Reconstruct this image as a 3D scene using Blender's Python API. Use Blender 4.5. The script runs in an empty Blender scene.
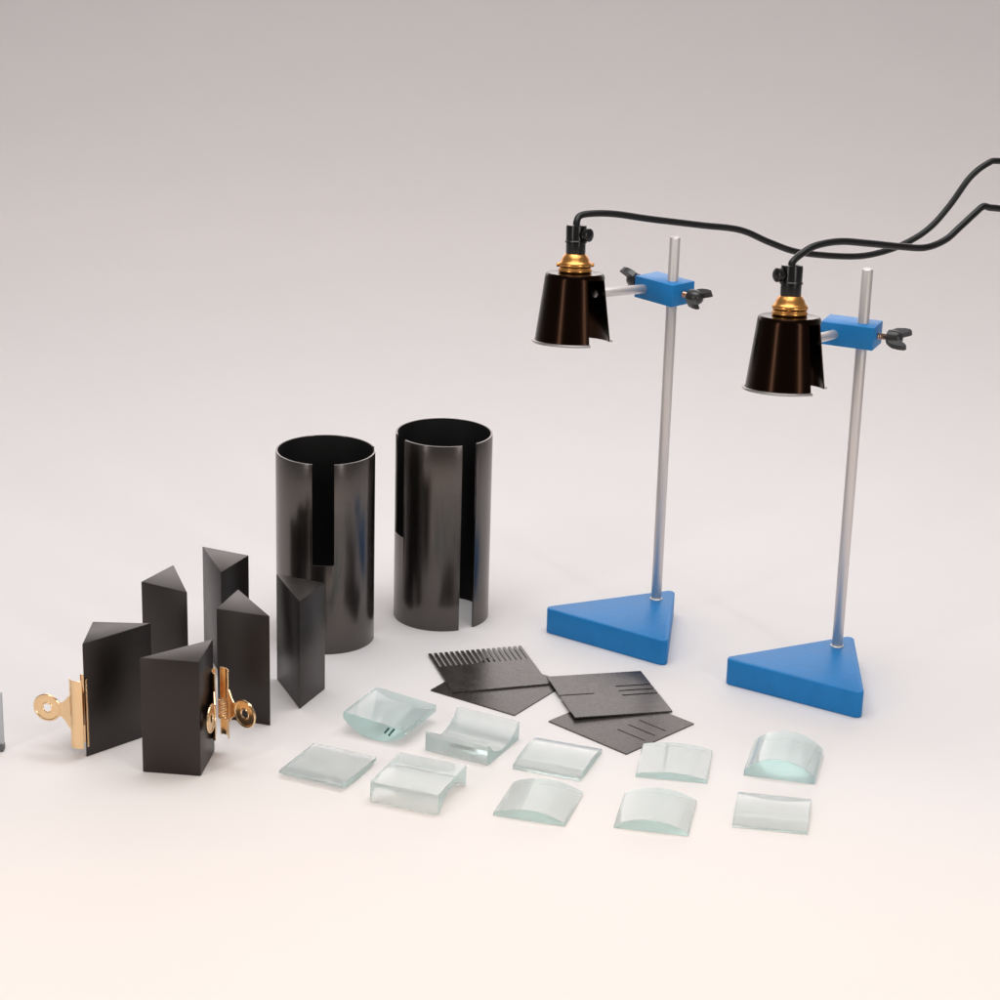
import bpy, bmesh, math, random
from mathutils import Vector, Matrix

random.seed(7)
SC = bpy.context.scene
COL = SC.collection
R = math.radians
PI = math.pi

# ------------------------------------------------------------------ camera
cam_d = bpy.data.cameras.new("camera")
cam = bpy.data.objects.new("camera", cam_d)
COL.objects.link(cam)
right = Vector((0.99960967, 0.00919521, 0.02638084))
up = Vector((-0.02793744, 0.32900727, 0.94391404))
fwd = Vector((0.0, 0.94428262, -0.32913574))
m = Matrix.Identity(4)
for i in range(3):
    m[i][0], m[i][1], m[i][2] = right[i], up[i], -fwd[i]
m[2][3] = 0.590926
cam.matrix_world = m
cam_d.sensor_width = 36.0
cam_d.lens = 2282.3 / 1000 * 36.0
cam_d.clip_start, cam_d.clip_end = 0.05, 50.0
SC.camera = cam

# ------------------------------------------------------------------ world, exposure
w = bpy.data.worlds.new("World")
SC.world = w
w.use_nodes = True
w.node_tree.nodes["Background"].inputs[0].default_value = (1.0, 0.97, 0.96, 1)
w.node_tree.nodes["Background"].inputs[1].default_value = 0.215
SC.view_settings.view_transform = 'Standard'
SC.view_settings.look = 'None'
SC.view_settings.gamma = 1.0
SC.view_settings.use_curve_mapping = False
SC.view_settings.exposure = 0.0
SC.cycles.max_bounces = 16
SC.cycles.transmission_bounces = 14
SC.cycles.glossy_bounces = 6
SC.cycles.caustics_refractive = True
SC.cycles.caustics_reflective = True


# ------------------------------------------------------------------ studio lamps and added fills
def softbox(name, loc, target, sx, sy, power, col=(1, 1, 1)):
    d = bpy.data.lights.new(name, 'AREA')
    d.shape = 'RECTANGLE'
    d.size, d.size_y, d.energy, d.color = sx, sy, power, col
    o = bpy.data.objects.new(name, d)
    COL.objects.link(o)
    o.location = loc
    o.rotation_euler = (Vector(target) - Vector(loc)).to_track_quat('-Z', 'Y').to_euler()
    return o


softbox("overhead_softbox", (0.0, 1.55, 1.75), (0.0, 1.30, 0), 2.2, 1.0, 8.0, (1.0, 0.985, 0.98))
softbox("table_fill", (0.08, 1.43, 1.05), (0.08, 1.38, 0), 0.9, 0.35, 3.6, (0.94, 0.98, 1.0))  # added fill out of view, lifts the middle of the table
softbox("front_softbox", (0.0, 0.80, 1.70), (0.0, 1.30, 0), 1.2, 0.5, 6.0, (1.0, 0.985, 0.98))
softbox("backdrop_fill", (0.0, 3.10, 0.42), (0.0, 3.62, 1.46), 3.0, 0.12, 76.0, (1.0, 0.985, 0.98))  # added unseen fill, brightens upper backdrop for glass and sheen on black tops
softbox("strip_light", (-0.98, 0.32, 0.62), (0.0, 1.36, 0.15), 0.11, 0.8, 3.4, (1.0, 0.96, 0.93))
softbox("strip_light", (0.95, 0.13, 0.62), (0.1, 1.36, 0.15), 0.11, 0.8, 3.4, (1.0, 0.96, 0.93))


def front_spot(name, loc, target, power, size_deg, col):
    d = bpy.data.lights.new(name, 'SPOT')
    d.energy, d.color = power, col
    d.spot_size, d.spot_blend, d.shadow_soft_size = R(size_deg), 0.30, 0.05
    o = bpy.data.objects.new(name, d)
    COL.objects.link(o)
    o.location = loc
    o.rotation_euler = (Vector(target) - Vector(loc)).to_track_quat('-Z', 'Y').to_euler()
    return o


front_spot("warm_front_lamp", (0.0, 0.10, 1.00), (0.0, 0.35, 0.0), 21.0, 75, (1.0, 0.73, 0.41))


# ------------------------------------------------------------------ materials
def new_mat(name):
    mt = bpy.data.materials.new(name)
    mt.use_nodes = True
    nt = mt.node_tree
    return mt, nt, nt.nodes["Principled BSDF"]


def mat(name, col, rough=0.5, metal=0.0, vary=0.12, scale=60.0, bump=0.0, bscale=400.0, coat=0.0,
        coat_rough=0.1, rvary=0.06, spec=0.5, tint=(1, 1, 1), speck=0.0, speck_col=(.35, .33, .31), stretch=(1, 1, 1)):
    mt, nt, b = new_mat(name)
    N, L = nt.nodes, nt.links
    tc = N.new("ShaderNodeTexCoord")
    mp = N.new("ShaderNodeMapping")
    mp.inputs['Scale'].default_value = stretch
    L.new(tc.outputs['Object'], mp.inputs['Vector'])
    n = N.new("ShaderNodeTexNoise")
    n.inputs['Scale'].default_value = scale
    n.inputs['Detail'].default_value = 6
    L.new(mp.outputs[0], n.inputs['Vector'])
    mx = N.new("ShaderNodeMix")
    mx.data_type = 'RGBA'
    mx.inputs[6].default_value = (*[c * (1 - vary) for c in col], 1)
    mx.inputs[7].default_value = (*[min(1, c * (1 + vary)) for c in col], 1)
    L.new(n.outputs['Fac'], mx.inputs[0])
    out = mx.outputs[2]
    if speck > 0:
        n2 = N.new("ShaderNodeTexNoise")
        n2.inputs['Scale'].default_value = 900
        n2.inputs['Detail'].default_value = 2
        L.new(tc.outputs['Object'], n2.inputs['Vector'])
        rp = N.new("ShaderNodeValToRGB")
        rp.color_ramp.elements[0].position = 0.68
        rp.color_ramp.elements[1].position = 0.80
        rp.color_ramp.elements[1].color = (speck, speck, speck, 1)
        L.new(n2.outputs['Fac'], rp.inputs[0])
        m2 = N.new("ShaderNodeMix")
        m2.data_type = 'RGBA'
        L.new(rp.outputs[0], m2.inputs[0])
        L.new(out, m2.inputs[6])
        m2.inputs[7].default_value = (*speck_col, 1)
        out = m2.outputs[2]
    L.new(out, b.inputs['Base Color'])
    mr = N.new("ShaderNodeMapRange")
    mr.inputs['To Min'].default_value = max(0.02, rough - rvary)
    mr.inputs['To Max'].default_value = min(1, rough + rvary)
    L.new(n.outputs['Fac'], mr.inputs[0])
    L.new(mr.outputs[0], b.inputs['Roughness'])
    b.inputs['Metallic'].default_value = metal
    b.inputs['Specular IOR Level'].default_value = spec
    b.inputs['Specular Tint'].default_value = (*tint, 1)
    b.inputs['Coat Weight'].default_value = coat
    b.inputs['Coat Roughness'].default_value = coat_rough
    if bump > 0:
        n3 = N.new("ShaderNodeTexNoise")
        n3.inputs['Scale'].default_value = bscale
        n3.inputs['Detail'].default_value = 3
        L.new(mp.outputs[0], n3.inputs['Vector'])
        bp = N.new("ShaderNodeBump")
        bp.inputs['Strength'].default_value = bump
        bp.inputs['Distance'].default_value = 0.0005
        L.new(n3.outputs['Fac'], bp.inputs['Height'])
        L.new(bp.outputs[0], b.inputs['Normal'])
    return mt


def acrylic_mat(name):
    """Clear pale green block; faces whose 'cut' attribute is 1 are the satin sawn ends."""
    mt, nt, b = new_mat(name)
    N, L = nt.nodes, nt.links
    at = N.new("ShaderNodeAttribute")
    at.attribute_name = "cut"
    col = N.new("ShaderNodeMix")
    col.data_type = 'RGBA'
    col.inputs[6].default_value = (0.985, 1.0, 0.997, 1)
    col.inputs[7].default_value = (0.78, 0.915, 0.90, 1)
    L.new(at.outputs['Fac'], col.inputs[0])
    L.new(col.outputs[2], b.inputs['Base Color'])
    for sock, lo, hi in (('Roughness', 0.03, 0.40), ('Transmission Weight', 0.74, 0.64)):
        mr = N.new("ShaderNodeMapRange")
        mr.inputs['To Min'].default_value, mr.inputs['To Max'].default_value = lo, hi
        L.new(at.outputs['Fac'], mr.inputs[0])
        L.new(mr.outputs[0], b.inputs[sock])
    b.inputs['IOR'].default_value = 1.27
    va = N.new("ShaderNodeVolumeAbsorption")
    va.inputs['Color'].default_value = (0.42, 0.87, 0.85, 1)
    va.inputs['Density'].default_value = 11.0
    L.new(va.outputs[0], N["Material Output"].inputs['Volume'])
    return mt


M = {}
M['sheet'] = mat("white_backdrop_paper", (0.845, 0.800, 0.790), 0.75, vary=0.018, scale=7, bump=0.10, bscale=60, spec=0.25)
M['prism'] = mat("matt_black_acrylic", (0.006, 0.0045, 0.004), 0.40, vary=0.2, scale=50, bump=0.04, bscale=900, spec=0.6, tint=(1, 0.88, 0.84), rvary=0.06)
M['tube'] = mat("black_satin_lacquer", (0.006, 0.005, 0.0045), 0.22, vary=0.2, scale=40, bump=0.05, bscale=700, spec=1.0, tint=(1, 0.90, 0.86), rvary=0.05)
M['shade'] = mat("bronze_black_enamel", (0.020, 0.0098, 0.0062), 0.21, vary=0.15, scale=40, metal=1.0, spec=0.4, rvary=0.04)
M['rim'] = mat("worn_steel_edge", (0.45, 0.43, 0.42), 0.35, metal=1.0, vary=0.15)
M['plate'] = mat("dusty_black_card", (0.040, 0.034, 0.032), 0.27, vary=0.35, scale=120, bump=0.12, bscale=900, speck=0.25, rvary=0.07, tint=(1, 0.94, 0.91))
M['blue'] = mat("blue_hammered_paint", (0.017, 0.212, 0.54), 0.42, vary=0.13, scale=80, bump=0.35, bscale=420, spec=0.2)
M['steel'] = mat("brushed_aluminium_rod", (0.76, 0.71, 0.69), 0.56, metal=0.9, vary=0.05, scale=30, stretch=(1, 1, 0.1), bump=0.03, bscale=700)
M['brass'] = mat("polished_brass", (0.80, 0.37, 0.105), 0.28, metal=1.0, vary=0.12, scale=120)
M['clip'] = mat("brassed_steel", (0.88, 0.62, 0.36), 0.22, metal=1.0, vary=0.08, scale=120)
M['bakelite'] = mat("black_bakelite", (0.006, 0.0055, 0.0055), 0.24, vary=0.2, spec=0.4)
M['cable'] = mat("black_rubber_flex", (0.007, 0.0062, 0.006), 0.36, vary=0.2, scale=200, spec=0.35)
M['wing'] = mat("blackened_steel", (0.035, 0.033, 0.033), 0.30, metal=0.3, vary=0.2, spec=0.6)
M['screw'] = mat("coppery_screw", (0.42, 0.27, 0.20), 0.32, metal=1.0)
M['etch'] = mat("dark_green_ink", (0.03, 0.12, 0.10), 0.6)
M['grey'] = mat("pale_grey_panel", (0.50, 0.53, 0.55), 0.4, vary=0.05)
M['dgrey'] = mat("dark_grey_foot", (0.12, 0.12, 0.125), 0.5)
M['bulb'] = mat("frosted_bulb", (0.75, 0.73, 0.7), 0.35, vary=0.02)
M['glass'] = acrylic_mat("pale_green_acrylic")
M['tube'].node_tree.nodes["Principled BSDF"].inputs['IOR'].default_value = 1.62
M['tube_inside'] = mat("matt_black_lining", (0.004, 0.0035, 0.0035), 0.65, vary=0.2, scale=40, spec=0.25)


# ------------------------------------------------------------------ mesh helpers
def link(name, bm, material, parent=None, smooth=False, angle=35, recalc=True):
    if recalc:
        bmesh.ops.recalc_face_normals(bm, faces=bm.faces[:])
    me = bpy.data.meshes.new(name)
    bm.to_mesh(me)
    bm.free()
    me.materials.append(material)
    if smooth:
        for p in me.polygons:
            p.use_smooth = True
        me.set_sharp_from_angle(angle=R(angle))
    o = bpy.data.objects.new(name, me)
    COL.objects.link(o)
    if parent:
        o.parent = parent
    return o


def tag(o, label, cat, group=None, kind=None):
    o['label'] = label
    o['category'] = cat
    if group:
        o['group'] = group
    if kind:
        o['kind'] = kind
    return o


def empty(name, loc, rz=0.0):
    o = bpy.data.objects.new(name, None)
    COL.objects.link(o)
    o.location = loc
    o.rotation_euler = (0, 0, rz)
    o.empty_display_size = 0.02
    return o


def copy_tree(o, parent=None):
    c = o.copy()
    COL.objects.link(c)
    if parent:
        c.parent = parent
    for ch in list(o.children):
        copy_tree(ch, c)
    return c


def bevel_sharp(bm, off, seg=2, ang=25):
    bmesh.ops.recalc_face_normals(bm, faces=bm.faces[:])
    es = [e for e in bm.edges if len(e.link_faces) == 2 and e.calc_face_angle(0) > R(ang)]
    if es:
        bmesh.ops.bevel(bm, geom=es, offset=off, segments=seg, profile=0.5, affect='EDGES', clamp_overlap=True)
    return bm


def add_prism(bm, pts, z0, z1):
    lo = [bm.verts.new((x, y, z0)) for x, y in pts]
    hi = [bm.verts.new((x, y, z1)) for x, y in pts]
    n = len(pts)
    bm.faces.new(lo[::-1])
    bm.faces.new(hi)
    for i in range(n):
        bm.faces.new((lo[i], lo[(i + 1) % n], hi[(i + 1) % n], hi[i]))
    return lo + hi


def add_box(bm, c, s, mtx=None):
    x, y, z = s[0] / 2, s[1] / 2, s[2] / 2
    vs = add_prism(bm, [(-x, -y), (x, -y), (x, y), (-x, y)], -z, z)
    T = Matrix.Translation(c) @ (mtx or Matrix.Identity(4))
    bmesh.ops.transform(bm, matrix=T, verts=vs)
    return vs


def add_lathe(bm, prof, n=48, mtx=None, cap=True):
    """prof: list of (r, z) from one end to the other, closed with end caps."""
    rings = []
    allv = []
    for r, z in prof:
        ring = [bm.verts.new((r * math.sin(2 * PI * k / n), -r * math.cos(2 * PI * k / n), z)) for k in range(n)]
        rings.append(ring)
        allv += ring
    for a, b in zip(rings, rings[1:]):
        for k in range(n):
            bm.faces.new((a[k], a[(k + 1) % n], b[(k + 1) % n], b[k]))
    if cap:
        bm.faces.new(rings[0][::-1])
        bm.faces.new(rings[-1])
    if mtx is not None:
        bmesh.ops.transform(bm, matrix=mtx, verts=allv)
    return allv


def along(p, d):
    """Matrix taking local +Z to direction d at point p."""
    q = Vector(d).normalized().to_track_quat('Z', 'Y')
    return Matrix.Translation(p) @ q.to_matrix().to_4x4()


def rod_bm(p0, p1, r, n=32, ch=0.0005):
    bm = bmesh.new()
    p0, p1 = Vector(p0), Vector(p1)
    L = (p1 - p0).length
    add_lathe(bm, [(r - ch, 0), (r, ch), (r, L - ch), (r - ch, L)], n, along(p0, p1 - p0))
    return bm


def catmull(pts, sub=10):
    P = [Vector(p) for p in pts]
    P = [2 * P[0] - P[1]] + P + [2 * P[-1] - P[-2]]
    out = []
    for i in range(1, len(P) - 2):
        a, b, c, d = P[i - 1:i + 3]
        for k in range(sub):
            t = k / sub
            out.append(0.5 * ((2 * b) + (c - a) * t + (2 * a - 5 * b + 4 * c - d) * t * t + (3 * b - a - 3 * c + d) * t ** 3))
    out.append(P[-2])
    return out


def tube_bm(pts, r, n=14, closed=False, bm=None):
    bm = bm or bmesh.new()
    N = len(pts)
    rings = []
    nrm = None
    for i, p in enumerate(pts):
        a = pts[max(0, i - 1)] if not closed else pts[i - 1]
        b = pts[min(N - 1, i + 1)] if not closed else pts[(i + 1) % N]
        t = (b - a).normalized()
        if nrm is None:
            nrm = t.orthogonal().normalized()
        nrm = (nrm - t * nrm.dot(t)).normalized()
        bi = t.cross(nrm)
        rings.append([bm.verts.new(p + r * (math.cos(2 * PI * k / n) * nrm + math.sin(2 * PI * k / n) * bi)) for k in range(n)])
    for i in range(N if closed else N - 1):
        a, b = rings[i], rings[(i + 1) % N]
        for k in range(n):
            bm.faces.new((a[k], a[(k + 1) % n], b[(k + 1) % n], b[k]))
    if not closed:
        bm.faces.new(rings[0][::-1])
        bm.faces.new(rings[-1])
    return bm


def shell_bm(azs, prof, mask, thick):
    """Thin closed wall swept round Z. azs: azimuths (rad, 0 faces -Y) of a full turn, prof: (r, z), mask(i, j) cell kept."""
    bm = bmesh.new()
    n, s = len(azs), len(prof)
    nor = []
    for j in range(s):
        a, b = prof[max(0, j - 1)], prof[min(s - 1, j + 1)]
        d = Vector((b[0] - a[0], b[1] - a[1])).normalized()
        v = Vector((d.y, -d.x))
        nor.append(v if v.x > 0 or (v.x == 0 and v.y > 0) else v)
    V = {}

    def vert(i, j, side):
        k = (i % n, j, side)
        if k not in V:
            r, z = prof[j]
            r += nor[j].x * thick * -side
            z += nor[j].y * thick * -side
            V[k] = bm.verts.new((r * math.sin(azs[i % n]), -r * math.cos(azs[i % n]), z))
        return V[k]

    on = lambda i, j: 0 <= j < s - 1 and mask(i % n, j)
    for i in range(n):
        for j in range(s - 1):
            if not on(i, j):
                continue
            q = [(i, j), (i + 1, j), (i + 1, j + 1), (i, j + 1)]
            bm.faces.new([vert(*p, 0) for p in q])
            bm.faces.new([vert(*p, 1) for p in q][::-1])
            for (di, dj, p, r_) in ((0, -1, q[0], q[1]), (1, 0, q[1], q[2]), (0, 1, q[2], q[3]), (-1, 0, q[3], q[0])):
                if not on(i + di, j + dj):
                    bm.faces.new([vert(*p, 0), vert(*r_, 0), vert(*r_, 1), vert(*p, 1)])
    return bm


def slab_bm(xs, ys, keep, z0, z1):
    bm = bmesh.new()
    V = {}

    def vert(i, j, z):
        if (i, j, z) not in V:
            V[(i, j, z)] = bm.verts.new((xs[i], ys[j], (z0, z1)[z]))
        return V[(i, j, z)]

    on = lambda i, j: 0 <= i < len(xs) - 1 and 0 <= j < len(ys) - 1 and keep((xs[i] + xs[i + 1]) / 2, (ys[j] + ys[j + 1]) / 2)
    for i in range(len(xs) - 1):
        for j in range(len(ys) - 1):
            if not on(i, j):
                continue
            q = [(i, j), (i + 1, j), (i + 1, j + 1), (i, j + 1)]
            bm.faces.new([vert(*p, 1) for p in q])
            bm.faces.new([vert(*p, 0) for p in q][::-1])
            for (di, dj, a, b) in ((0, -1, q[0], q[1]), (1, 0, q[1], q[2]), (0, 1, q[2], q[3]), (-1, 0, q[3], q[0])):
                if not on(i + di, j + dj):
                    bm.faces.new([vert(*a, 0), vert(*b, 0), vert(*b, 1), vert(*a, 1)])
    return bm


# ------------------------------------------------------------------ the setting: one seamless paper sweep
def sweep():
    bm = bmesh.new()
    prof = [(-1.2, 0.0), (0.6, 0.0), (1.2, 0.0), (2.0, 0.0), (2.6, 0.0)]
    rad = 1.3
    for k in range(1, 25):
        a = PI / 2 * k / 24
        prof.append((2.6 + rad * math.sin(a), rad - rad * math.cos(a)))
    prof.append((2.6 + rad, 3.2))
    xs = [-3.0, -1.0, 0.0, 1.0, 3.0]
    rows = [[bm.verts.new((x, y, z)) for x in xs] for y, z in prof]
    for a, b in zip(rows, rows[1:]):
        for k in range(len(xs) - 1):
            bm.faces.new((a[k], a[k + 1], b[k + 1], b[k]))
    o = link("ground", bm, M['sheet'], smooth=True, angle=80, recalc=False)
    return tag(o, "seamless white paper surface curving up behind everything", "backdrop", kind="structure")


sweep()


# ------------------------------------------------------------------ slotted black tubes
def slotted_tube(loc, wide_az, narrow_az, label):
    Rr, H, slot = 0.0325, 0.1306, 0.0685
    hw, hn = R(12.6), R(10.0)
    cuts = [wide_az - hw, wide_az + hw, narrow_az - hn, narrow_az + hn]
    azs = sorted({round(c % (2 * PI), 6) for c in cuts} | {round(2 * PI * k / 96 + 0.0137, 6) for k in range(96)})
    inside = lambda a, c, h: abs((a - c + PI) % (2 * PI) - PI) < h
    prof = [(Rr, 0.0), (Rr, 0.02), (Rr, H - slot), (Rr, H - slot / 2), (Rr, H)]

    def mask(i, j):
        a0 = azs[i]
        a1 = azs[(i + 1) % len(azs)]
        if a1 < a0:
            a1 += 2 * PI
        am = (a0 + a1) / 2
        if inside(am, narrow_az, hn):
            return False
        if inside(am, wide_az, hw) and j >= 2:
            return False
        return True

    bm = shell_bm(azs, prof, mask, 0.0013)
    for f in bm.faces:
        f.normal_update()
        c = f.calc_center_median()
        if Vector((c.x, c.y)).length < Rr - 0.0009:
            f.material_index = 1
    bevel_sharp(bm, 0.00025, 2, 50)
    o = link("slotted_tube", bm, M['tube'], smooth=True, angle=40)
    o.data.materials.append(M['tube_inside'])
    o.location = loc
    return tag(o, label, "tube", "black slotted tubes")


slotted_tube((-0.1141, 1.4103, 0), R(1.6), R(97), "black tube whose wide upper slot faces the viewer, behind the black prisms")
slotted_tube((-0.0385, 1.4552, 0), R(-64.5), R(33.7), "black tube split full length on its right, wide slot on its left side")


# ------------------------------------------------------------------ black right-angled prisms
def make_prism():
    L, H = 0.0346, 0.0720
    bm = bmesh.new()
    add_prism(bm, [(0, 0), (L, 0), (0, L)], 0, H)
    bevel_sharp(bm, 0.0005, 2)
    return link("prism", bm, M['prism'], smooth=True, angle=30)


prism0 = make_prism()
# right-angle corner, then the other two corners
PR = [
    ((-0.2391, 1.2500), (-0.2390, 1.2155), (-0.2045, 1.2501), "black triangular prism at far left, a gold clip on its left edge"),
    ((-0.1687, 1.1943), (-0.2031, 1.1979), (-0.1651, 1.2287), "black triangular prism nearest the front, a gold clip at its right edge"),
    ((-0.2209, 1.3164), (-0.2052, 1.3472), (-0.1901, 1.3007), "plain black triangular prism between and behind the two clipped prisms"),
    ((-0.1599, 1.3678), (-0.1916, 1.3817), (-0.1737, 1.3361), "black triangular prism farthest back, edge towards viewer with shiny dark right face"),
    ((-0.1691, 1.2753), (-0.1598, 1.3086), (-0.1358, 1.2660), "broad-faced black triangular prism directly behind the gold handles of the front clip"),
    ((-0.1072, 1.3231), (-0.1392, 1.3363), (-0.1204, 1.2912), "black triangular prism in front of the tube, sharp edge facing viewer"),
]
for k, (a, b, c, lab) in enumerate(PR):
    o = prism0 if k == 0 else prism0.copy()
    if k:
        COL.objects.link(o)
    a, b, c = Vector(a), Vector(b), Vector(c)
    cr = (b - a).x * (c - a).y - (b - a).y * (c - a).x
    base = b if cr > 0 else c           # leg that becomes local +X of a counter-clockwise right angle
    ang = math.atan2((base - a).y, (base - a).x)
    o.location = (a.x, a.y, 0)
    o.rotation_euler = (0, 0, ang)
    tag(o, lab, "prism", "black triangular prisms")


# ------------------------------------------------------------------ brass bulldog clips
def make_clip():
    """Local +X: from the gripped edge out to the handles; Z: along the jaws."""
    root = empty("bulldog_clip", (0, 0, 0))
    HL = 0.0215
    for s in (1, -1):
        # pressed jaw: inner curve from lip out over a hollow to the hinge fold
        mid = [(-0.0052, 0.0014), (-0.0044, 0.0031), (-0.0028, 0.0043), (-0.0005, 0.0050), (0.0018, 0.0047), (0.0034, 0.0038)]
        mid = [(x, y * s) for x, y in mid]
        bm = bmesh.new()
        th = 0.00035
        pl = []
        for i, (x, y) in enumerate(mid):
            a, b = mid[max(0, i - 1)], mid[min(len(mid) - 1, i + 1)]
            d = Vector((b[0] - a[0], b[1] - a[1])).normalized()
            pl.append(((x - d.y * th, y + d.x * th), (x + d.y * th, y - d.x * th)))
        pts = [p[0] for p in pl] + [p[1] for p in pl[::-1]]
        add_prism(bm, pts, -HL, HL)
        bevel_sharp(bm, 0.00018, 1, 60)
        link("jaw", bm, M['clip'], root, smooth=True, angle=40)
        # handle: waisted tab and round pierced disc, bent outward
        bm = bmesh.new()

        def bend(u):                      # u = length along the handle
            if u < 0.008:
                return 0.0032 + u * 0.80, (0.0038 + u * 0.16) * s
            v = u - 0.008
            return 0.0096 + v * 0.86, (0.0051 + v * 0.50) * s

        cu, rd, rh = 0.0172, 0.0079, 0.0031
        K = 40
        prev = None
        outer, inner = [], []
        for k in range(K):
            t = 2 * PI * k / K
            outer.append((cu + rd * math.cos(t), rd * math.sin(t)))
            inner.append((cu + rh * math.cos(t), rh * math.sin(t)))

        def vtx(u, z, off):
            x, y = bend(u)
            return bm.verts.new((x, y + off * s, z))

        t2 = 0.0007
        oT = [vtx(u, z, t2) for u, z in outer]
        oB = [vtx(u, z, 0) for u, z in outer]
        iT = [vtx(u, z, t2) for u, z in inner]
        iB = [vtx(u, z, 0) for u, z in inner]
        for k in range(K):
            q = (k + 1) % K
            bm.faces.new((oT[k], oT[q], iT[q], iT[k]))
            bm.faces.new((oB[q], oB[k], iB[k], iB[q]))
            bm.faces.new((oT[q], oT[k], oB[k], oB[q]))
            bm.faces.new((iT[k], iT[q], iB[q], iB[k]))
        # tab widening towards the jaw
        st = [(-0.002, 0.0105), (0.001, 0.0098), (0.004, 0.0068), (0.0075, 0.0046), (0.0105, 0.0042), (0.0128, 0.0046)]
        TT = [[vtx(u, zz, 0.0009) for zz in (-wd, wd)] for u, wd in st]
        BB = [[vtx(u, zz, 0.0002) for zz in (-wd, wd)] for u, wd in st]
        for a in range(len(st) - 1):
            bm.faces.new((TT[a][0], TT[a + 1][0], TT[a + 1][1], TT[a][1]))
            bm.faces.new((BB[a][1], BB[a + 1][1], BB[a + 1][0], BB[a][0]))
            for e in (0, 1):
                bm.faces.new((TT[a][e], BB[a][e], BB[a + 1][e], TT[a + 1][e]))
        bm.faces.new((TT[0][0], TT[0][1], BB[0][1], BB[0][0]))
        bm.faces.new((TT[-1][1], TT[-1][0], BB[-1][0], BB[-1][1]))
        h = link("handle", bm, M['clip'], root, smooth=True, angle=40)
        # rolled bright bead round the disc
        bm = tube_bm([Vector((bend(u)[0], bend(u)[1] + 0.00035 * s, z)) for u, z in outer], 0.0008, 8, closed=True)
        tube_bm([Vector((bend(u)[0], bend(u)[1] + 0.00035 * s, z)) for u, z in inner], 0.0006, 8, closed=True, bm=bm)
        link("bead", bm, M['clip'], h, smooth=True)
    # coiled spring between the halves
    pts = []
    for k in range(97):
        a = 2 * PI * k / 12
        pts.append(Vector((0.0066 + 0.0024 * math.cos(a), 0.0026 * math.sin(a), -0.0062 + 0.0124 * k / 96)))
    link("spring", tube_bm(pts, 0.00045, 7), M['clip'], root, smooth=True)
    return root


clip0 = make_clip()
tag(clip0, "gold bulldog clip gripping the left edge of the far left prism", "clip", "gold bulldog clips")
clip0.location = (-0.2421, 1.2158, 0.0290)
clip0.rotation_euler = (0, 0, R(137))
clip1 = copy_tree(clip0)
tag(clip1, "gold bulldog clip behind the front prism, its two ring handles facing the viewer", "clip", "gold bulldog clips")
clip1.location = (-0.1608, 1.2240, 0.0325)
clip1.rotation_euler = (0, 0, R(-68))


# ------------------------------------------------------------------ blue stands
ROD_R = 0.0035


def rounded_tri(pts, rad, seg=6):
    out = []
    P = [Vector(p) for p in pts]
    for i in range(3):
        a, b, c = P[i - 1], P[i], P[(i + 1) % 3]
        d1, d2 = (a - b).normalized(), (c - b).normalized()
        half = d1.angle(d2) / 2
        bis = (d1 + d2).normalized()
        ctr = b + bis * (rad / math.sin(half))
        t1 = b + d1 * (rad / math.tan(half))
        t2 = b + d2 * (rad / math.tan(half))
        a1 = math.atan2((t1 - ctr).y, (t1 - ctr).x)
        a2 = math.atan2((t2 - ctr).y, (t2 - ctr).x)
        da = (a2 - a1 + PI) % (2 * PI) - PI
        for k in range(seg + 1):
            t = a1 + da * k / seg
            out.append((ctr.x + rad * math.cos(t), ctr.y + rad * math.sin(t)))
    return out


def wing_screw(parent, p, d, roll, spin_col=True):
    """Threaded shank and a black wing head along d from p."""
    T = along(p, d) @ Matrix.Rotation(roll, 4, 'Z')
    bm = bmesh.new()
    prof = [(0.0019, -0.001)]
    for k in range(14):                                   # thread
        z = 0.0006 * k
        prof += [(0.0021 if k % 2 else 0.0017, z)]
    prof += [(0.0017, 0.0086)]
    add_lathe(bm, prof, 20, T)
    sc = link("wing_screw", bm, M['screw'], parent, smooth=True, angle=60)
    bm = bmesh.new()
    add_lathe(bm, [(0.0034, 0.0058), (0.0048, 0.0066), (0.0051, 0.0090), (0.0046, 0.0128), (0.0034, 0.0150), (0.0012, 0.0158)], 24, T)
    for s in (1, -1):                                     # two swept wings
        out = [(0.0030, 0.0075), (0.0056, 0.0078), (0.0074, 0.0106), (0.0082, 0.0150), (0.0080, 0.0186), (0.0068, 0.0198),
               (0.0054, 0.0184), (0.0040, 0.0160), (0.0022, 0.0140)]
        lo = [bm.verts.new(T @ Vector((s * x, -0.0019, z))) for x, z in out]
        hi = [bm.verts.new(T @ Vector((s * x, 0.0019, z))) for x, z in out]
        n = len(out)
        bm.faces.new(lo)
        bm.faces.new(hi[::-1])
        for k in range(n):
            bm.faces.new((lo[k], lo[(k + 1) % n], hi[(k + 1) % n], hi[k]))
    bmesh.ops.recalc_face_normals(bm, faces=bm.faces[:])
    link("wing_head", bm, M['wing'], sc, smooth=True, angle=50)
    return sc


BW, BD, BH = 0.034, 0.021, 0.0145         # clamp block


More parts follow.
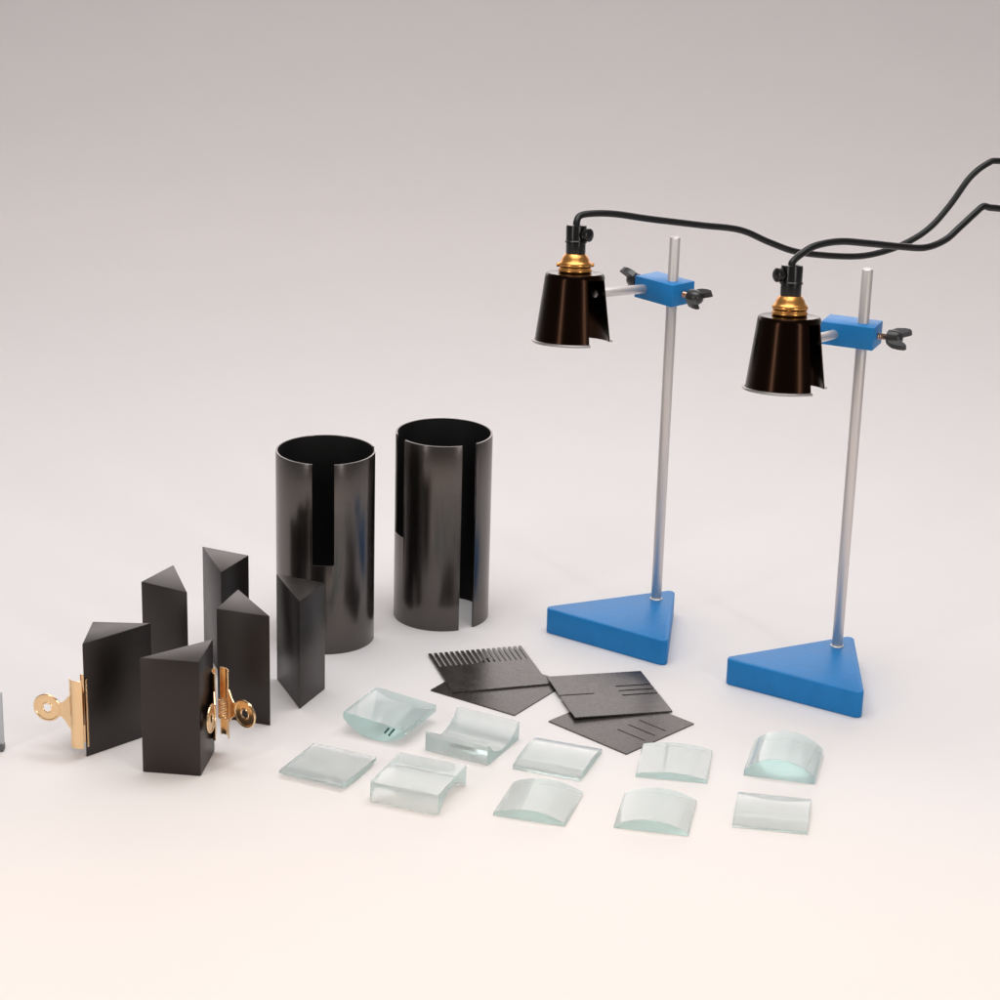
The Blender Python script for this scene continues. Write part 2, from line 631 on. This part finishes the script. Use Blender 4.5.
def stand(corners, rod, block_top, yaw, label):
    root = empty("lamp_stand", (rod[0], rod[1], 0))
    tag(root, label, "stand", "blue lamp stands")
    ro = Vector(rod)
    bm = bmesh.new()
    add_prism(bm, rounded_tri([(c[0] - ro.x, c[1] - ro.y) for c in corners], 0.0038), 0.0, 0.0176)
    bevel_sharp(bm, 0.0009, 3, 50)
    link("base", bm, M['blue'], root, smooth=True, angle=60)
    link("rod", rod_bm((0, 0, 0.0165), (0, 0, 0.2690), ROD_R, 40, 0.0006), M['steel'], root, smooth=True, angle=60)
    bm = bmesh.new()
    add_lathe(bm, [(0.0043, 0.0170), (0.0043, 0.0181), (0.0037, 0.0186)], 32)
    link("collar", bm, M['steel'], root, smooth=True, angle=40)
    a = R(yaw)
    u, v = Vector((math.cos(a), math.sin(a), 0)), Vector((-math.sin(a), math.cos(a), 0))
    ctr = -0.0072 * u
    ctr.z = block_top - BH / 2
    bm = bmesh.new()
    add_box(bm, (0, 0, 0), (BW, BD, BH))
    bevel_sharp(bm, 0.0005, 2)
    blk = link("clamp_block", bm, M['blue'], root, smooth=True, angle=30)
    blk.location = ctr
    blk.rotation_euler = (0, 0, a)
    wing_screw(blk, (BW / 2, 0, 0), (1, 0, 0), R(28))
    wing_screw(blk, (-BW / 2, 0, 0.0005), (-1, 0, 0), R(60))
    hole = Vector((ro.x, ro.y, 0)) + ctr - 0.008 * u - (BD / 2) * v
    return root, hole, v


S1, hole1, v1 = stand([(0.0297, 1.4284), (0.1120, 1.3726), (0.1226, 1.4680)], (0.10836, 1.44942), 0.2402, -47.5,
                      "blue triangular stand at the left, both dark wing screws in view")
S2, hole2, v2 = stand([(0.1446, 1.3502), (0.2294, 1.2983), (0.2355, 1.3942)], (0.22216, 1.37490), 0.2349, -23.5,
                      "blue triangular stand at the right, only its right wing screw in view")


# ------------------------------------------------------------------ ray lamps
def ray_lamp(loc, hole, v, notch0, notch1, knob_az, cord_pts, label, tilt):
    root = empty("ray_lamp", loc)
    root.rotation_euler = (R(-tilt), 0, 0)
    tag(root, label, "lamp", "black ray lamps")
    inv = (Matrix.Translation(loc) @ Matrix.Rotation(R(-tilt), 4, 'X')).inverted()
    HS, rb, rt = 0.0440, 0.0243, 0.0187
    # slit shade
    azs = sorted({round(x % (2 * PI), 6) for x in (notch0, notch1)} | {round(2 * PI * k / 96 + 0.0091, 6) for k in range(96)})
    prof = [(rb, 0.0), (rb - 0.0003, 0.003), (rb + (rt - rb) * .5, HS * .5), (rt + 0.0004, HS - 0.0035), (rt, HS - 0.0012), (rt - 0.0008, HS - 0.0002)]

    def mask(i, j):
        a0, a1 = azs[i], azs[(i + 1) % len(azs)]
        if a1 < a0:
            a1 += 2 * PI
        am = ((a0 + a1) / 2) % (2 * PI)
        return not (notch0 < am < notch1 and j < 3)

    bm = shell_bm(azs, prof, mask, 0.0009)
    shade = link("shade", bm, M['shade'], root, smooth=True, angle=40)
    bm = bmesh.new()
    add_lathe(bm, [(rt - 0.0006, HS - 0.0012), (rt - 0.0009, HS - 0.0001), (0.004, HS + 0.0003)], 64)
    link("shade_top", bm, M['shade'], root, smooth=True, angle=50)
    # flared bright lip, open at the notch
    path = []
    nn = 72
    span = 2 * PI - (notch1 - notch0)
    for k in range(nn + 1):
        az = notch1 + span * k / nn
        path.append(Vector(((rb + 0.0009) * math.sin(az), -(rb + 0.0009) * math.cos(az), 0.0004)))
    link("lip", tube_bm(path, 0.0009, 10), M['rim'], shade, smooth=True)
    bm = bmesh.new()
    # fixing screw of the arm inside the shade, seen through the notch
    azm = math.atan2((hole - Vector(loc)).x, -(hole - Vector(loc)).y)
    dm = Vector((math.sin(azm), -math.cos(azm), 0))
    za = (inv @ hole).z
    rw = rb + (rt - rb) * za / HS
    add_lathe(bm, [(0.0028, 0), (0.0028, 0.0010), (0.0018, 0.0018)], 16, along(dm * (rw - 0.0007) + Vector((0, 0, za)), -dm))
    link("fixing_screw", bm, M['rim'], shade, smooth=True, angle=40)
    # arm into the clamp
    bm = rod_bm((inv @ hole) + dm * 0.012, dm * (rw - 0.0002) + Vector((0, 0, za)), 0.0030)
    link("arm", bm, M['steel'], root, smooth=True, angle=60)
    # brass bayonet holder
    z = HS
    bm = bmesh.new()
    add_lathe(bm, [(0.0100, z + 0.0002), (0.0106, z + 0.0008), (0.0106, z + 0.0022), (0.0099, z + 0.0029), (0.0099, z + 0.0036), (0.0107, z + 0.0043),
                   (0.0107, z + 0.0058), (0.0099, z + 0.0067), (0.0090, z + 0.0078), (0.0085, z + 0.0092), (0.0076, z + 0.0108), (0.0066, z + 0.0120)], 48)
    hd = link("bulb_holder", bm, M['brass'], root, smooth=True, angle=50)
    bm = bmesh.new()
    for sgn in (0, PI):
        az = knob_az + 0.9 + sgn
        d = Vector((math.sin(az), -math.cos(az), 0))
        add_lathe(bm, [(0.0012, 0), (0.0014, 0.0012), (0.0009, 0.0020)], 12, along(d * 0.0101 + Vector((0, 0, z + 0.0050)), d))
    link("bayonet_pin", bm, M['brass'], hd, smooth=True, angle=50)
    # black bakelite cap with ring, ribs and side knob
    bm = bmesh.new()
    add_lathe(bm, [(0.0060, z + 0.0118), (0.0062, z + 0.0125), (0.0062, z + 0.0186), (0.0069, z + 0.0190), (0.0069, z + 0.0200), (0.0064, z + 0.0205),
                   (0.0065, z + 0.0288), (0.0062, z + 0.0300), (0.0045, z + 0.0304)], 40)
    cap = link("cap", bm, M['bakelite'], root, smooth=True, angle=40)
    d = Vector((math.sin(knob_az), -math.cos(knob_az), 0))
    bm = bmesh.new()
    add_lathe(bm, [(0.0026, 0.0), (0.0026, 0.0018), (0.0042, 0.0022), (0.0042, 0.0050), (0.0034, 0.0057), (0.0012, 0.0062)], 24,
              along(d * 0.0058 + Vector((0, 0, z + 0.0245)), d))
    link("knob", bm, M['bakelite'], cap, smooth=True, angle=35)
    # bulb hidden inside the shade
    bm = bmesh.new()
    add_lathe(bm, [(0.006, z - 0.001), (0.006, z - 0.010), (0.0080, z - 0.014), (0.0085, z - 0.018), (0.007, z - 0.023), (0.003, z - 0.0255)], 32)
    link("bulb", bm, M['bulb'], root, smooth=True, angle=60)
    # flex
    pts = [Vector((0, 0, z + 0.0285)), Vector((0, 0, z + 0.0318))] + [inv @ Vector(p) for p in cord_pts]
    link("power_cord", tube_bm(catmull(pts, 8), 0.0022, 14), M['cable'], root, smooth=True, angle=60)
    return root


CORD1 = [(0.0454, 1.419, 0.2875), (0.0531, 1.423, 0.2884), (0.068, 1.4308, 0.2869), (0.0911, 1.4425, 0.2818), (0.1248, 1.4593, 0.2751),
         (0.1523, 1.4727, 0.2697), (0.1737, 1.4828, 0.2596), (0.1953, 1.4929, 0.2512), (0.2314, 1.5096, 0.2456), (0.253, 1.5197, 0.2466),
         (0.2723, 1.5288, 0.252), (0.2885, 1.5365, 0.2612), (0.302, 1.5432, 0.2757), (0.3152, 1.5499, 0.2938), (0.3275, 1.5558, 0.3026),
         (0.3368, 1.56, 0.3038), (0.3677, 1.5734, 0.2986), (0.42, 1.59, 0.25), (0.46, 1.60, 0.12), (0.48, 1.60, 0.02), (0.52, 1.60, 0.0025), (0.60, 1.60, 0.0025)]
CORD2 = [(0.1739, 1.3282, 0.2871), (0.1833, 1.3351, 0.2913), (0.1997, 1.3466, 0.2919), (0.22, 1.3603, 0.2881), (0.2407, 1.3741, 0.2837),
         (0.2582, 1.3856, 0.2809), (0.2719, 1.3948, 0.284), (0.2818, 1.4016, 0.291), (0.2917, 1.4085, 0.2986), (0.2971, 1.4122, 0.3021),
         (0.3022, 1.4154, 0.3009), (0.3095, 1.42, 0.2995), (0.3393, 1.4384, 0.293), (0.40, 1.46, 0.24), (0.44, 1.47, 0.11), (0.46, 1.47, 0.02),
         (0.50, 1.47, 0.0025), (0.58, 1.47, 0.0025)]
ray_lamp((0.0434, 1.4060, 0.2090), hole1, v1, R(24), R(100), R(48), CORD1,
         "black lamp on the left stand, its cap knob on the right, bright arm showing", 7)
ray_lamp((0.1688, 1.3120, 0.2090), hole2, v2, R(31), R(100), R(-62), CORD2,
         "black lamp on the right stand, its cap knob on the left, arm mostly hidden", 7)


# ------------------------------------------------------------------ slotted plates
TH = 0.0009
SZ = 0.0635


def plate(corner, ang, keep, xs, ys, z, label, tilt=(0, 0)):
    bm = slab_bm(xs, ys, keep, 0.0, TH)
    o = link("slit_plate", bm, M['plate'])
    o.location = (corner[0], corner[1], z)
    o.rotation_euler = (tilt[0], tilt[1], R(ang))
    return tag(o, label, "plate", "black slit plates")


# comb plate: local x along its front edge, y to the toothed back edge
nt_, px_ = 17, SZ / 17.6
xs = [0.0, SZ]
for k in range(nt_):
    x0 = px_ * (k + 0.62)
    xs += [x0, x0 + 0.0016]
xs = sorted(xs)
slots = [(px_ * (k + 0.62), px_ * (k + 0.62) + 0.0016) for k in range(nt_)]
plate((-0.0264, 1.3192), 16.4, lambda x, y: not (y > 0.041 and any(a < x < b for a, b in slots)), xs, [0, 0.041, SZ], 0.00095,
      "black plate with a comb of slits along its back edge, lying on another plate")
plate((0.0127, 1.2897), 57.0, lambda x, y: True, [0, SZ], [0, SZ], 0.0,
      "plain black square plate mostly hidden under the comb-edged plate")
three = [(0.0270, 0.0286), (0.0340, 0.0356), (0.0410, 0.0426)]
one = (0.0325, 0.0339)
ysC = sorted({0.0, SZ, *[v_ for s_ in three for v_ in s_], *one})
plate((0.0499, 1.2840), 15.4,
      lambda x, y: not ((x > 0.0395 and any(a < y < b for a, b in three)) or (x < 0.0225 and one[0] < y < one[1])),
      [0, 0.0225, 0.0395, SZ], ysC, 0.00215,
      "black plate with one slit at left and three at right, overlapping two others", (0, R(1.3)))
lx = [(0.0215, 0.0226), (0.0315, 0.0326), (0.0415, 0.0426)]
plate((0.0797, 1.2387), 46.5, lambda x, y: not (0.0045 < y < 0.0262 and any(a < x < b for a, b in lx)),
      sorted({0, SZ, *[v_ for s_ in lx for v_ in s_]}), [0, 0.0045, 0.0262, SZ], 0.0,
      "black plate turned cornerwise with three short slits, nearest the clear lenses")


# ------------------------------------------------------------------ clear acrylic lens blocks
LS = 0.0420


def arc_profile(kind, edge, sag, n=28):
    """Side outline (t, z), t across the curve."""
    h = LS / 2
    cr = (h * h + sag * sag) / (2 * sag)
    arc = []
    for k in range(n + 1):
        t = -h + LS * k / n
        arc.append((t, math.sqrt(cr * cr - t * t) - (cr - sag)))
    if kind == 'convex':                  # flat base, domed top
        return [(-h, 0), (h, 0)] + [(t, edge + s) for t, s in arc[::-1]]
    if kind == 'convex_down':             # flat top, rounded belly
        return [(t, sag - s) for t, s in arc] + [(h, sag + edge), (-h, sag + edge)]
    if kind == 'bridge':                  # flat top, hollow below
        rim = 0.0012
        k_ = (h - rim) / h
        return [(-h, 0), (-h + rim, 0)] + [(t * k_, s) for t, s in arc[1:-1]] + [(h - rim, 0), (h, 0), (h, edge), (-h, edge)]
    if kind == 'trough':                  # flat base, hollow top
        rim = 0.0012
        k_ = (h - rim) / h
        return [(-h, 0), (h, 0), (h, edge), (h - rim, edge)] + [(t * k_, edge - s) for t, s in arc[1:-1][::-1]] + [(-h + rim, edge), (-h, edge)]


def lens(name, kind, edge, sag, axis, loc, yaw, label, tilt=0.0, z=0.0):
    bm = bmesh.new()
    pr = arc_profile(kind, edge, sag)
    h = LS / 2
    A = [bm.verts.new(((t, -h, q) if axis == 'y' else (-h, t, q))) for t, q in pr]
    B = [bm.verts.new(((t, h, q) if axis == 'y' else (h, t, q))) for t, q in pr]
    n = len(pr)
    bm.faces.new(A)
    bm.faces.new(B[::-1])
    for k in range(n):
        bm.faces.new((A[k], B[k], B[(k + 1) % n], A[(k + 1) % n]))
    bevel_sharp(bm, 0.00035, 2, 22)
    o = link(name, bm, M['glass'], smooth=True, angle=22)
    ends = "xy".index(axis)
    at = o.data.attributes.new("cut", 'FLOAT', 'FACE')
    for p in o.data.polygons:
        at.data[p.index].value = 1.0 if abs(p.normal[ends]) > 0.9 else 0.0
    o.location = (loc[0], loc[1], z + 0.0001)
    o.rotation_euler = (0, tilt, R(yaw))
    return tag(o, label, "lens block", "clear pale green lens blocks")


lens("lens_block", 'convex', 0.0017, 0.0050, 'y', (0.0268, 1.1697), -15.5,
     "clear domed lens block in the front row, between the hollow-bottomed block and another domed block")
lens("lens_block", 'convex', 0.0017, 0.0055, 'y', (0.0930, 1.1610), -10.8,
     "clear domed lens block in the front row, beside the front right block with lengthwise bands")
lens("lens_block", 'convex', 0.0022, 0.0026, 'y', (0.1077, 1.2268), -8.6,
     "clear gently domed lens block just below the plate with three short slits")
lens("lens_block", 'convex', 0.0034, 0.0095, 'y', (0.1730, 1.2310), -13.5,
     "clear strongly domed lens block, the thickest dome, in front of the right stand base")
lens("lens_block", 'convex', 0.0018, 0.0026, 'x', (0.1594, 1.1663), -9.6,
     "clear thin lens block with lengthwise bands at the front right corner")
lens("lens_block", 'convex', 0.0026, 0.0026, 'x', (0.0385, 1.2279), -19.5,
     "clear thin lens block with lengthwise bands beside the tip of the slit plate")
lens("lens_block", 'bridge', 0.0130, 0.0095, 'x', (-0.0420, 1.1800), -20.8,
     "clear lens block standing like a bridge, hollow side down")
lens("lens_block", 'trough', 0.0125, 0.0095, 'x', (-0.0125, 1.2465), -26.0,
     "clear lens block shaped like a trough, hollow side up, below the plates")
lens("lens_block", 'convex_down', 0.0020, 0.0026, 'x', (-0.0960, 1.2065), -24.0,
     "clear thin lens block lying flat side up at the left end of the front row")
G1 = lens("lens_block", 'convex_down', 0.0044, 0.0083, 'y', (-0.0640, 1.2690), -25.0,
          "clear thick lens block tipped on its rounded belly with small dark etched marks", tilt=R(4.5))
bm = bmesh.new()
for k, (x, z, L) in enumerate(((0.0092, 0.0090, 0.0052), (0.0130, 0.0098, 0.0046), (0.0112, 0.0068, 0.0018))):
    add_box(bm, (x, -LS / 2 - 0.00012, z), (0.0012, 0.0002, L), Matrix.Rotation(R(32), 4, 'Y'))
link("etched_mark", bm, M['etch'], G1)

# ------------------------------------------------------------------ panel cut off by the left edge of the photo
bm = bmesh.new()
add_box(bm, (-0.03, 0, 0.0205), (0.06, 0.003, 0.033))
bevel_sharp(bm, 0.0004, 2)
root = link("mirror_panel", bm, M['grey'], smooth=True, angle=30)
root.location = (-0.2885, 1.222, 0)
bm = bmesh.new()
add_box(bm, (-0.0305, 0, 0.002), (0.061, 0.006, 0.004))
bevel_sharp(bm, 0.0004, 2)
link("foot_strip", bm, M['dgrey'], root, smooth=True, angle=30)
tag(root, "pale grey upright panel cut off by the left edge of the photo", "panel")
